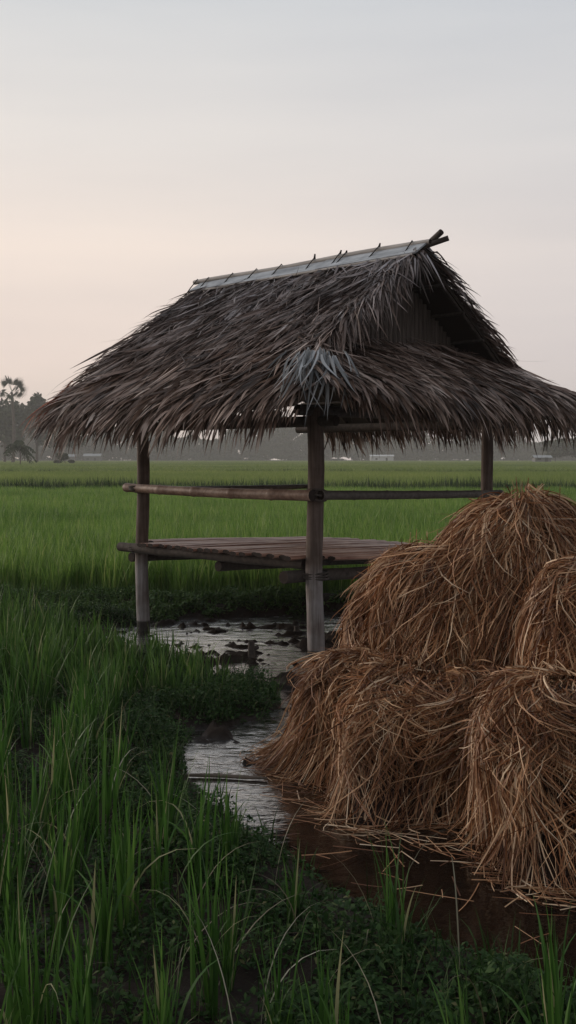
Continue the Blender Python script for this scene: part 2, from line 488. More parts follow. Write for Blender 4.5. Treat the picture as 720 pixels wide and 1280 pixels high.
# the stand of young rice on the tongue of land: one mass
hx, hy = np.meshgrid(np.arange(-4.2, .1, .15), np.arange(5.9, 9.9, .15))
hx = hx.ravel() + rng.normal(0, .04, hx.size); hy = hy.ravel() + rng.normal(0, .04, hy.size)
sd = pond_sd(hx, hy)
pxs = 360 + hx / hy * FPX
keep = (sd > np.where(hy > 8.2, .32, .10)) & in_view(hx, hy, .9) & (pxs < 265 + 50 * rng.random(len(hx))) & (hy > 6.55 + .35 * sstep(60, 250, pxs))
hx, hy, sd = hx[keep], hy[keep], sd[keep]
per = 13
cx = np.repeat(hx, per); cy = np.repeat(hy, per); N = len(cx)
x = cx + rng.normal(0, .03, N); y = cy + rng.normal(0, .03, N)
hs = np.repeat(np.interp(360 + hx / hy * FPX, [-100, 0, 60, 140, 300], [1.15, 1.05, .9, .66, .52]) * rng.uniform(.85, 1.12, len(hx)), per)
V, F = blades(np.stack([x, y, terrain(x, y) - .01], -1), rng.uniform(0, 2 * PI, N), np.abs(rng.normal(.10, .09, N)), np.abs(rng.normal(.3, .35, N)),
              .47 * hs * rng.uniform(.55, 1.12, N), rng.uniform(.009, .016, N), 6)
tag(mesh_np('grass', V, F, M['rice_mid']), 'thick stand of young green rice on the tongue of land left of the puddle', 'grass', kind='stuff')

# single rice plants in the wet ground in front
def rice_plant_mesh(seed):
    r = np.random.default_rng(seed)
    N = int(r.integers(16, 27))
    root = np.concatenate([r.normal(0, .022, (N, 2)), np.zeros((N, 1))], 1)
    lean = np.abs(r.normal(.07, .07, N)); bend = np.abs(r.normal(.18, .22, N))
    bent = r.random(N) < .14
    bend[bent] += r.uniform(.9, 1.9, bent.sum())
    L = r.uniform(.34, .66, N)
    return blades(root, r.uniform(0, 2 * PI, N), lean, bend, L, r.uniform(.008, .0175, N), 9, tw=.5, r=r)

variants = [rice_plant_mesh(100 + k) for k in range(10)]
meshes = []
hx, hy = np.meshgrid(np.arange(-2.4, 2.4, .235), np.arange(2.35, 6.7, .235))
hx = hx.ravel() + rng.normal(0, .065, hx.size); hy = hy.ravel() + rng.normal(0, .065, hy.size)
sd = pond_sd(hx, hy); pxs = 360 + hx / hy * FPX; pys = HZ + FPX * CAMH / hy
keep = (sd > .16) & in_view(hx, hy, .35)
keep &= ~((pxs > 150) & (pys < 985) & (pys > 870))                        # creeping plants hold the inner bank
keep &= ~((sd < .35) & (rng.random(len(sd)) < .4))
keep &= ~((pxs > 330) & (pys < 1150))
keep &= ~((pxs > 190) & (pys < 1085))
keep &= ~((pxs > 300) & (rng.random(len(sd)) < .4))
idx = np.where(keep)[0]
order = idx[np.argsort(hy[idx])]
for j, i in enumerate(order):
    k = j % len(variants)
    if len(meshes) <= k:
        o = mesh_np('rice_plant', *variants[k], M['rice_near']); meshes.append(o.data)
    else:
        o = bpy.data.objects.new('rice_plant', meshes[k]); COL.objects.link(o)
    s = random.uniform(.78, 1.08) * (0.66 if pxs[i] > 300 else 0.80)
    o.location = (hx[i], hy[i], float(terrain(np.array([hx[i]]), np.array([hy[i]]))[0]) - .015)
    o.rotation_euler = (random.gauss(0, .04), random.gauss(0, .04), random.uniform(0, 6.28)); o.scale = (s, s, s * random.uniform(.9, 1.1))
    tag(o, 'upright tuft of green rice blades rooted in the dark wet ground in front', 'rice plant', 'rice tufts in the wet foreground')
print('rice plants', len(order))

# dead, bent blades lying between them
N = 280
x, y = scatter(N, -1.6, 1.6, 2.5, 6.5); sd = pond_sd(x, y); k = (sd > .2) & in_view(x, y, .3); x, y = x[k], y[k]; N = len(x)
V, F = blades(np.stack([x, y, terrain(x, y)], -1), rng.uniform(0, 2 * PI, N), rng.uniform(.1, .7, N), rng.uniform(.9, 2.2, N), rng.uniform(.2, .5, N), rng.uniform(.003, .006, N), 9)
M['dead'] = leaf_mat('withered_blade', [(0, (.10, .085, .05)), (.6, (.22, .20, .13)), (1, (.40, .38, .30))], .5, .2)
tag(mesh_np('withered_grass', V, F, M['dead']), 'thin withered pale blades bent over among the rice tufts', 'withered grass', kind='stuff')

# creeping ground cover on the banks
def leaf_cloud(x, y, z, size, r=rng):
    N = len(x); K = 3
    az = r.uniform(0, 2 * PI, N); el = r.normal(.25, .45, N); s = np.linspace(0, 1, K)
    d = np.stack([np.cos(az) * np.cos(el), np.sin(az) * np.cos(el), np.sin(el)], -1)
    P = np.stack([x, y, z], -1)[:, None, :] + d[:, None, :] * (size[:, None] * s[None, :])[..., None]
    P[:, :, 2] -= (size[:, None] * .35 * s[None, :] ** 2)
    side = nrm(np.cross(d, np.array([0, 0, 1.0])) + r.normal(0, .35, (N, 3)))
    return ribbons(P, side, size[:, None] * np.array([.06, .28, .03])[None, :])

x, y = scatter(900000, -3.8, 2.6, 2.5, 12.1)
k = in_view(x, y, .3); x, y = x[k], y[k]
sd = pond_sd(x, y); pxs = 360 + x / y * FPX; pys = HZ + FPX * CAMH / y
dens = np.where(sd < .5, .85, .42)
dens = np.where((pxs > 150) & (pys > 860) & (pys < 1000), 1.0, dens)
dens = np.where((pxs > 330) & (y < 4.6), 1.0, dens)
dens = np.where(y > 10.6, np.where(y < 11.8, .8, 0), dens)
clump = fbm(x * 5, y * 5, 21)
k = (sd > -.02) & in_view(x, y, .5) & (rng.random(len(x)) < dens * sstep(.30, .55, clump))
x, y, sd, clump = x[k], y[k], sd[k], clump[k]
for far_, mt, lab in ((False, 'cover', 'low dark creeping weeds along the near muddy bank'), (True, 'cover_far', 'low green plants on the bund behind the puddle')):
    kk = (y > 10.6) == far_
    X, Y, c_ = x[kk], y[kk], clump[kk]; N = len(X)
    hh = rng.random(N) ** 1.3 * (.02 + .13 * sstep(.35, .75, c_)) * (.7 if far_ else 1.0)
    V, F = leaf_cloud(X, Y, terrain(X, Y) + hh, rng.uniform(.014, .034, N) * (1.6 if far_ else 1.0))
    q = rng.random(N) < (.10 if far_ else .07)      # fine grass among the leaves
    Nq = q.sum()
    V2, F2 = blades(np.stack([X[q], Y[q], terrain(X[q], Y[q])], -1), rng.uniform(0, 2 * PI, Nq), rng.uniform(.1, .6, Nq), rng.uniform(.1, 1.2, Nq), rng.uniform(.06, .22, Nq), rng.uniform(.003, .006, Nq), 5)
    tag(mesh_np('ground_cover', np.concatenate([V, V2]), np.concatenate([F, F2 + len(V)]), M[mt]), lab, 'ground cover', kind='stuff')
    print('cover leaves', N)

# ------------------------------------------------------------------ the hut
C0 = np.array([(394 - 360) / FPX * 8.54, 8.54])
hut = empty('field_hut', (C0[0], C0[1], 0), math.radians(45.2))       # local x: back to the right, local y: back to the left
tag(hut, 'open bamboo field hut with a shaggy thatched roof and a slatted platform on posts', 'hut')
LX, LY = 2.37, 2.22
def post(x, y, r, top, bot=-.25):
    mb = MB(); n = 14
    ph = random.uniform(0, 6)
    pts = [(x + .008 * math.sin(ph + i * .7), y + .008 * math.cos(ph * 2 + i * .6), bot + (top - bot) * i / n) for i in range(n + 1)]
    rad = [r * (1.03 - .07 * i / n + .015 * math.sin(i * 2.3 + ph)) for i in range(n + 1)]
    mb.tube(pts, rad, 16, jitter=.03)
    return mb.build('post', M['post'], hut, True)
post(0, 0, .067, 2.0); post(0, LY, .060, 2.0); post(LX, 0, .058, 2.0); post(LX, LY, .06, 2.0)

def bamboo(p, q, r, name, mat, nodes=6, sag=.0, parent=hut, capm=1):
    p = Vector(p); q = Vector(q); pts, rad = [], []
    ph = random.random()
    for i in range(nodes):
        for dt, rr in ((0, 1.0), (.42, .97), (.90, 1.0), (.945, 1.13), (.985, 1.0)):
            t = (i + dt) / nodes
            v = p.lerp(q, t); v.z -= sag * 4 * t * (1 - t); pts.append(v); rad.append(r * rr * (1.06 - .12 * t))
    pts.append(q); rad.append(r * .95)
    mb = MB(); mb.tube(pts, rad, 12, cap=1)
    return mb.build(name, [M[mat], M['cut_end']], parent, True)
bamboo((-.105, -.07, 1.318), (-.09, LY + .14, 1.335), .043, 'rail', 'bamboo', 5, .012)
bamboo((-.03, -.088, 1.318), (LX + .12, -.078, 1.275), .036, 'rail', 'bamboo_dark', 6, .005)
bamboo((-.02, LY + .085, 1.31), (LX + .15, LY + .085, 1.30), .026, 'rail', 'bamboo_dark', 6)
# rope lashing where the rails meet the nearest post
mb = MB()
for k, (r1, dz) in enumerate(((.088, .035), (.092, .0), (.087, -.035))):
    mb.tube([(math.cos(a) * r1 - .006, math.sin(a) * r1 - .006, 1.318 + dz + .01 * math.sin(a * 2 + k)) for a in np.linspace(0, 2 * PI, 19)], .011, 6)
mb.build('rope_lashing', M['beam'], hut, True)

def lash(c, r, ax, n=3, w=.010, name='rope_lashing'):
    mb = MB(); c = Vector(c)
    for k in range(n):
        o_ = (k - (n - 1) / 2) * w * 2.1
        pts = []
        for a in np.linspace(0, 2 * PI, 15):
            e, f = math.cos(a) * r, math.sin(a) * r
            q = Vector((e, f, o_ + .008 * math.sin(a + k))) if ax == 'z' else (Vector((o_ + .006 * math.sin(a), e, f)) if ax == 'x' else Vector((e, o_ + .006 * math.sin(a), f)))
            pts.append(c + q)
        mb.tube(pts, w, 5)
    return mb.build(name, M['beam'], hut, True)
lash((-.04, LY, 1.335), .094, 'z', 3, .009); lash((-.045, LY, .775), .10, 'z', 3, .009)
lash((.03, .03, .68), .105, 'z', 3, .009); lash((LX, -.03, 1.28), .088, 'z', 2, .009)
# platform
def log(p, q, r, name, mat):
    mb = MB(); p = Vector(p); q = Vector(q)
    mb.tube([p.lerp(q, i / 8) + Vector((0, 0, .004 * math.sin(i * 1.9))) for i in range(9)], [r * (1 + .03 * math.sin(i * 2.1)) for i in range(9)], 12, cap=1)
    return mb.build(name, [M[mat], M['cut_end']], hut, True)
log((-.24, .115, .675), (2.5, .115, .59), .050, 'platform_beam', 'beam')
log((-.05, 1.1, .68), (2.5, 1.1, .595), .045, 'platform_beam', 'beam')
log((-.05, LY + .112, .68), (2.5, LY + .112, .595), .045, 'platform_beam', 'beam')
log((-.03, .085, .765), (-.112, LY + .20, .775), .043, 'platform_beam', 'beam')
log((LX + .1, -.2, .68), (LX + .1, LY + .22, .68), .043, 'platform_beam', 'beam')
log((1.13, -.1, .725), (1.13, LY + .15, .725), .043, 'platform_beam', 'beam')
slats = MB()
ns = 23; v0, v1 = -.15, LY + .13
for i in range(ns):
    y = v0 + (v1 - v0) * (i + .5) / ns; wd = (v1 - v0) / ns * random.uniform(.74, .90)
    x0 = -.16 + random.uniform(-.035, .03); x1 = LX + .16 + random.uniform(-.04, .04)
    if abs(y) < .12: x0 = .085
    if abs(y - LY) < .11: x0 = .075
    z = .822 + random.uniform(-.005, .006); dz = random.uniform(-.008, .008); dy = random.uniform(-.006, .006)
    pts = [(x0 + (x1 - x0) * t, y + dy * (t - .5), z - .036 * max(0, x0 + (x1 - x0) * t) + dz * t - .006 * math.sin(PI * t * 2 + i)) for t in np.linspace(0, 1, 8)]
    slats.tube(pts, wd / 2, 10, m=0, cap=1, squash=.40)
slats.build('platform_slats', [M['slat'], M['cut_end']], hut, True)

# roof frame
RC = LX / 2                    # ridge stands over the middle
RV0, RV1 = -.19, 2.72          # ridge from the open gable (towards the viewer) to the far end
def zr(wd): return 3.38 - .69 * wd - .03 * wd * wd
EW = 1.86                      # eave distance from the ridge line
roof = MB()
roofo = empty('roof'); roofo.parent = hut
for (p, q) in (((0, -.22, 1.90), (0, 2.5, 1.90)), ((LX, -.3, 1.93), (LX, 2.5, 1.93)), ((-.2, 0, 1.985), (LX + .3, 0, 1.985)), ((-.3, LY, 2.0), (LX + .3, LY, 2.0))):
    mb = MB(); mb.tube([Vector(p).lerp(Vector(q), i / 6) for i in range(7)], .045, 10, cap=1)
    mb.build('wall_plate', [M['beam'], M['cut_end']], roofo, True)
mb = MB()
for v in np.linspace(RV0 + .06, RV1 - .06, 9):
    for sgn in (-1, 1):
        mb.tube([(RC + sgn * wd, v, zr(wd) - .045) for wd in np.linspace(0.02, EW - .05, 8)], .018, 6)
for v in np.linspace(-.05, 2.4, 9):
    mb.tube([(v, .14 - t * .8, 2.565 - t * .46) for t in (0, .5, 1)], .016, 6)
mb.build('rafters', M['beam'], roofo, True)
mb = MB()
for wd in np.linspace(.25, EW - .1, 6):
    for sgn in (-1, 1):
        mb.tube([(RC + sgn * wd, v, zr(wd) - .085) for v in np.linspace(RV0, RV1 - .02, 5)], .016, 6)
mb.build('battens', M['beam'], roofo, True)

# base sheets of the thatch
def chamf(u, v): return (u + v) < -1.06           # the nearest corner of the eaves is cut back
SKT, SKB = .16, -.68                              # skirt roof under the open gable: top and eave in local y
def skz(v): return 2.10 + (v - SKB) / (SKT - SKB) * .50
def skhalf(v): return 1.24 + (SKT - v) / (SKT - SKB) * (EW - 1.24)
def front_v0(wd): return np.where(wd < 1.38, RV0, RV0 + (wd - 1.38) / (EW - 1.38) * (SKB - RV0))
def sheet(name, gridf, nu, nv, thick, mat):
    A = np.array([[gridf(i / (nu - 1), j / (nv - 1)) for i in range(nu)] for j in range(nv)])
    B = A.copy(); B[..., 2] -= thick
    V = np.concatenate([A.reshape(-1, 3), B.reshape(-1, 3)]); n = nu * nv; F = []
    for j in range(nv - 1):
        for i in range(nu - 1):
            a = j * nu + i; F.append((a, a + 1, a + nu + 1, a + nu)); F.append((n + a, n + a + nu, n + a + nu + 1, n + a + 1))
    ring = [i for i in range(nu)] + [j * nu + nu - 1 for j in range(1, nv)] + [(nv - 1) * nu + i for i in range(nu - 2, -1, -1)] + [j * nu for j in range(nv - 2, 0, -1)]
    for k in range(len(ring)):
        a, bq = ring[k], ring[(k + 1) % len(ring)]; F.append((a, n + a, n + bq, bq))
    return V, np.array(F)
def g_front(s, t):
    wd = .01 + t * (EW - .04); v0 = float(front_v0(wd)) + .03
    if wd > 1.5: v0 = max(v0, -1.06 - (RC - wd) + .02)
    return (RC - wd, v0 + s * (RV1 - .03 - v0), zr(wd))
def g_back(s, t):
    wd = .01 + t * (EW - .04); v0 = float(front_v0(wd)) + .03
    return (RC + wd, v0 + s * (RV1 - .03 - v0), zr(wd))
def g_skirt(s, t):
    v = SKT + t * (SKB + .03 - SKT); hw = skhalf(v) - .01
    u0 = RC - hw
    if v < -.2: u0 = max(u0, -1.06 - v + .02)
    return (u0 + s * (RC + hw - u0), v, skz(v))
parts = [sheet('', g_front, 14, 24, .035, None), sheet('', g_back, 14, 16, .035, None), sheet('', g_skirt, 20, 12, .035, None)]
off = 0; VV = []; FF = []
for V, F in parts: VV.append(V); FF.append(F + off); off += len(V)
mesh_np('thatch_base', np.concatenate(VV), np.concatenate(FF), M['thatch_dark'], roofo, False)


def thatch_sim(root, d0, L, W, surf, inside, K=8, grav=.55, lay=None, curl=.1):
    """Leaves lying down a slope: follow the surface, hang once past the eave."""
    N = len(root); P = np.zeros((N, K, 3)); p = root.copy(); d = nrm(d0.copy())
    if lay is None: lay = rng.uniform(.0, .09, N)
    ds = (L / (K - 1))[:, None]
    bendv = rng.normal(0, 1, (N, 3)) * (curl * rng.uniform(.4, 2.2, (N, 1))) * np.array([1, 1, .5])
    for k in range(K):
        P[:, k] = p
        ins = inside(p)
        g = np.where(ins, .03, grav)[:, None] * rng.uniform(.35, 1.3, (N, 1))
        d = nrm(d + np.array([0, 0, -1.0]) * g * (3.0 / K) + bendv * (2.0 / K))
        p = p + d * ds
        zmin = surf(p) + lay * min(1, .3 + k / 3)
        p[:, 2] = np.where(ins, np.maximum(p[:, 2], zmin), p[:, 2])
    T = nrm(np.gradient(P, axis=1))
    up = np.array([0, 0, 1.0]) + rng.normal(0, .38, (N, 1, 3))
    side = nrm(np.cross(T, up))
    prof = np.interp(np.linspace(0, 1, K), [0, .2, .65, 1], [.6, 1, .8, .05])
    return ribbons(P, side, W[:, None] * .5 * prof[None, :])


def surf_slope(sg):
    return lambda p: zr(np.abs(p[:, 0] - RC))
def ins_slope(sg):
    return lambda p: (np.abs(p[:, 0] - RC) < EW - .02) & (p[:, 1] > front_v0(np.abs(p[:, 0] - RC)) - .03) & (p[:, 1] < RV1 + .05)

out = []
def slope_leaves(sg, rows, per, Lr):
    """Rows of leaves tied down one main slope."""
    R = []
    for wd in np.linspace(.0, EW - .06, rows):
        n = int(per * (RV1 - float(front_v0(wd))))
        v = rng.uniform(float(front_v0(wd)) + .02, RV1, n)
        w_ = np.clip(wd + rng.normal(0, .03, n), 0, EW)
        R.append(np.stack([w_, v], -1))
    R = np.concatenate(R); wd, v = R[:, 0], R[:, 1]
    u = RC + sg * wd
    k = ~(chamf(u, v)) if sg < 0 else np.ones(len(u), bool)
    wd, v, u = wd[k], v[k], u[k]; N = len(u)
    root = np.stack([u, v, zr(wd) + rng.uniform(.0, .05, N)], -1)
    lock = (fbm(v * 4.5, wd * 4.0, 31, 2) - .5) * 1.5
    d = np.stack([np.full(N, sg * 1.0), rng.normal(0, .25, N) + lock * .7, np.full(N, -.62) + rng.normal(0, .09, N)], -1)
    L = rng.uniform(*Lr, N)
    edge = np.where(sg < 0, sstep(.0, .34, u + v + 1.06), 1.0)       # short near the cut corner
    nearE = wd > 1.2
    L = np.where(nearE & (sg < 0), L * (.35 + .65 * edge), L)
    ext = .19 + .40 * (.25 + .75 * edge) * vnoise(v * 13.0, v * 0 + sg, 71) ** 1.7 * rng.uniform(.3, 1.15, N)      # how far a leaf may reach past the eave
    L = np.minimum(L, (EW - wd) * 1.25 + ext)
    Wl = rng.uniform(.014, .038, N) * np.where(wd > 1.1, 1.35, 1.0)
    return thatch_sim(root, d, L, Wl, surf_slope(sg), ins_slope(sg), grav=.42)
out.append(slope_leaves(-1, 26, 54, (.36, .80)))
out.append(slope_leaves(1, 20, 60, (.34, .62)))

def ins_sk(p): return (p[:, 1] > SKB + .02)
def surf_sk(p): return skz(np.minimum(p[:, 1], SKT))
def skirt_leaves(rows, per, Lr):
    R = []
    for v in np.linspace(SKT - .01, SKB + .05, rows):
        hw = float(skhalf(v)); n = int(per * 2 * hw)
        R.append(np.stack([rng.uniform(RC - hw, RC + hw, n), v + rng.normal(0, .025, n)], -1))
    R = np.concatenate(R); u, v = R[:, 0], np.clip(R[:, 1], SKB, SKT)
    k = ~chamf(u, v); u, v = u[k], v[k]; N = len(u)
    root = np.stack([u, v, skz(v) + rng.uniform(0, .05, N)], -1)
    lock = (fbm(u * 4.5, v * 4, 41, 2) - .5) * 1.5
    fan = np.clip((u - RC) / 1.9, -1, 1)
    d = np.stack([rng.normal(0, .25, N) + lock * .65 + .12 * fan, np.full(N, -1.0), np.full(N, -.5) + rng.normal(0, .06, N)], -1)
    L = rng.uniform(*Lr, N) * np.where(v < -.2, .35 + .65 * sstep(0, .5, u + v + 1.06), 1.0)
    ext = .18 + .38 * (.25 + .75 * sstep(0, .5, u + v + 1.06)) * vnoise(u * 13.0, u * 0, 73) ** 1.7 * rng.uniform(.3, 1.15, N)
    L = np.minimum(L, (v - SKB) * 1.17 + ext)
    return thatch_sim(root, d, L, rng.uniform(.014, .038, N) * np.where(v < -.2, 1.35, 1.0), surf_sk, ins_sk, grav=.42)
out.append(skirt_leaves(12, 60, (.36, .78)))

# second fringe hanging from the eaves
def eave_fringe(n, side):
    t = rng.uniform(0, 1, n)
    if side == 'front':
        v = SKB + t * (RV1 - SKB); root = np.stack([np.full(n, RC - EW + .06), v, np.full(n, zr(EW) - .03)], -1); d = np.stack([np.full(n, -.6), rng.normal(0, .22, n), np.full(n, -.7)], -1)
    elif side == 'back':
        v = SKB + t * (RV1 - SKB); root = np.stack([np.full(n, RC + EW - .06), v, np.full(n, zr(EW) - .03)], -1); d = np.stack([np.full(n, .6), rng.normal(0, .22, n), np.full(n, -.7)], -1)
    else:
        u = RC - EW + t * 2 * EW; root = np.stack([u, np.full(n, SKB + .05), np.full(n, skz(SKB) - .03)], -1); d = np.stack([rng.normal(0, .22, n), np.full(n, -.6), np.full(n, -.7)], -1)
    k = root[:, 0] + root[:, 1] > -1.06
    root, d = root[k], d[k]; n = len(root)
    L = rng.uniform(.10, .40, n) * (.4 + .6 * sstep(0, .5, root[:, 0] + root[:, 1] + 1.06)) * (.75 + .5 * fbm(root[:, 0] * 3, root[:, 1] * 3, 51))
    return thatch_sim(root, d, L, rng.uniform(.010, .024, n), lambda p: p[:, 2] - 1, lambda p: np.zeros(len(p), bool), 7, .5)
out.append(eave_fringe(420, 'front')); out.append(eave_fringe(500, 'back')); out.append(eave_fringe(480, 'skirt'))

# leaves folded over the two rims of the open gable, and the far rim
def verge(n, sg, v, dv, Lr, drape):
    wd = rng.uniform(.0, 1.45 if v < 1 else EW, n); u = RC + sg * wd
    root = np.stack([u, v - dv * rng.uniform(.0, .28, n), zr(wd) + rng.uniform(.0, .07, n)], -1)
    d = np.stack([sg * rng.uniform(.35, 1.1, n), dv * rng.uniform(.25, .95, n) * drape, -.5 * np.ones(n) + rng.normal(0, .1, n)], -1)
    return thatch_sim(root, d, rng.uniform(*Lr, n), rng.uniform(.010, .024, n), surf_slope(sg),
                      lambda p: (p[:, 1] > RV0 - .02) & (p[:, 1] < RV1) & (np.abs(p[:, 0] - RC) < EW), 8, .42)
out.append(verge(900, -1, RV0, -1, (.3, .6), 1.0)); out.append(verge(700, 1, RV0, -1, (.2, .42), .55))
out.append(verge(600, -1, RV1, 1, (.25, .5), .55)); out.append(verge(500, 1, RV1, 1, (.25, .5), .5))
# loose ribs and leaf stalks lying about on the slopes
def loose(n, kind):
    if kind == 'front':
        v = rng.uniform(-.2, RV1, n); wd = rng.uniform(.1, EW - .3, n); root = np.stack([RC - wd, v, zr(wd) + rng.uniform(.05, .11, n)], -1)
        d = np.stack([-1 * np.ones(n), rng.normal(0, .8, n), -.68 * np.ones(n)], -1); sf, ins = surf_slope(-1), ins_slope(-1)
    else:
        u = rng.uniform(-.1, 2.5, n); v = rng.uniform(SKB + .25, SKT, n); root = np.stack([u, v, skz(v) + rng.uniform(.05, .11, n)], -1)
        d = np.stack([rng.normal(0, .8, n), -np.ones(n), -.55 * np.ones(n)], -1); sf, ins = surf_sk, ins_sk
    return thatch_sim(root, d, rng.uniform(.3, .8, n), rng.uniform(.006, .013, n), sf, ins, lay=rng.uniform(.07, .12, n), curl=.22)
out.append(loose(330, 'front')); out.append(loose(130, 'skirt'))
off = 0; VV = []; FF = []
for V, F in out: VV.append(V); FF.append(F + off); off += len(V)
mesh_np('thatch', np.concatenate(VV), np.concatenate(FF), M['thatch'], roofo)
print('thatch verts', off)

# bleached leaves over the cut corner, rust leaves at the far corner
n = 85
t = rng.normal(0, .07, n); r0 = rng.uniform(-.05, .20, n)
root = np.stack([-.36 + t - r0 * .5, -.36 - t - r0 * .5, 2.40 + rng.uniform(0, .04, n) - r0 * .4 - np.abs(t) * .1], -1)
d = np.stack([-.55 + t * 2.8 + rng.normal(0, .15, n), -.55 - t * 2.8 + rng.normal(0, .15, n), -.75 + rng.normal(0, .12, n)], -1)
V, F = thatch_sim(root, d, rng.uniform(.22, .60, n), rng.uniform(.012, .024, n), lambda p: p[:, 2] - 1, lambda p: np.zeros(n, bool), 8, .45, curl=.25)
o = mesh_np('corner_leaves', V, F, M['thatch_pale'], roofo); tag(o, 'bleached blue grey leaves hanging over the corner post')
n = 26
root = np.stack([RC - EW + rng.uniform(-.02, .3, n), RV1 + rng.uniform(-.10, .04, n), np.full(n, 2.12) + rng.uniform(0, .05, n)], -1); root[:, 2] += (root[:, 0] - RC + EW) * .7
d = np.stack([-.9 + rng.normal(0, .15, n), .25 + rng.normal(0, .15, n), np.full(n, -.6)], -1)
V, F = thatch_sim(root, d, rng.uniform(.25, .45, n), rng.uniform(.012, .022, n), lambda p: p[:, 2] - 1, lambda p: np.zeros(n, bool), 8, .4)
o = mesh_np('corner_leaves', V, F, M['thatch_rust'], roofo); tag(o, 'rust red leaves at the far tip of the eave')

# ridge: grey board on the front slope, pole on top, ties, loose stick ends
mb = MB()
for (a, bq) in ((RV0 - .02, .95), (.9, 2.0), (1.95, RV1 + .02)):
    Rm = Matrix.Rotation(math.radians(-33 + random.uniform(-2, 2)), 3, 'Y')
    mb.box((RC - .105, (a + bq) / 2, zr(.105) + .078 + random.uniform(0, .006)), .185, bq - a, .014, Rm)
mb.build('ridge_board', M['ridge_grey'], roofo)
mb = MB()
mb.box((RC + .10, (RV0 + RV1) / 2, zr(.10) + .070), .15, RV1 - RV0, .014, Matrix.Rotation(math.radians(33), 3, 'Y'))
mb.build('ridge_board', M['ridge_grey'], roofo)
mb = MB(); mb.tube([(RC - .01, v, zr(0) + .078 + .006 * math.sin(v * 3)) for v in np.linspace(RV0 - .05, RV1 + .14, 12)], .024, 10, cap=1)
mb.build('ridge_pole', [M['ridge_pole'], M['cut_end']], roofo, True)
mb = MB(); mb.tube([(RC - .185, v, zr(.185) + .075) for v in np.linspace(RV0 + .0, RV1 - .2, 8)], .013, 8, cap=1)
mb.build('ridge_pole', [M['ridge_pole'], M['cut_end']], roofo, True)
for (p, q, r) in (((RC + .10, RV0 + .25, 3.35), (RC + .04, RV0 - .13, 3.535), .026), ((RC - .14, RV0 + .2, 3.35), (RC + .10, RV0 - .16, 3.485), .024), ((RC + .26, RV0 + .1, 3.19), (RC + .31, RV0 - .05, 3.21), .018)):
    mb = MB(); mb.tube([p, Vector(p).lerp(Vector(q), .5), q], r, 9, cap=1); mb.build('pole_end', [M['beam'], M['cut_end']], roofo, True)
for v in (-.05, .33, .72, .80, 1.12, 1.55, 1.9, 2.25, 2.62, 2.8):
    s = random.uniform(-.03, .03); mb = MB()
    mb.tube([(RC - .20, v + s, zr(.2) + .06), (RC - .12, v + s * .5, zr(.12) + .092), (RC - .02, v, zr(0) + .108), (RC + .10, v, zr(.1) + .085)], .0055, 6)
    if v in (.33, .72, .80, 1.12): mb.tube([(RC - .01, v, zr(0) + .10), (RC - .01 + random.uniform(-.02, .02), v - random.uniform(.0, .05), zr(0) + .10 + random.uniform(.02, .05))], [.013, .007], 5)
    mb.build('ridge_tie', M['tie'], roofo, True)

# gable wall of upright slats behind the open rim, and one at the far end
def gable(vv):
    mb = MB(); n = 40
    for i in range(n):
        u = RC - 1.22 + 2.44 * (i + .5) / n; top = zr(abs(u - RC)) - .05
        bot = 2.50
        if top - bot < .03: continue
        mb.tube([(u, vv + random.uniform(-.006, .006), bot), (u, vv, (top + bot) / 2), (u, vv, top)], 2.44 / n * .54, 8)
    return mb.build('gable_wall', M['weave'], roofo, True)
gable(.20); gable(LY + .05)


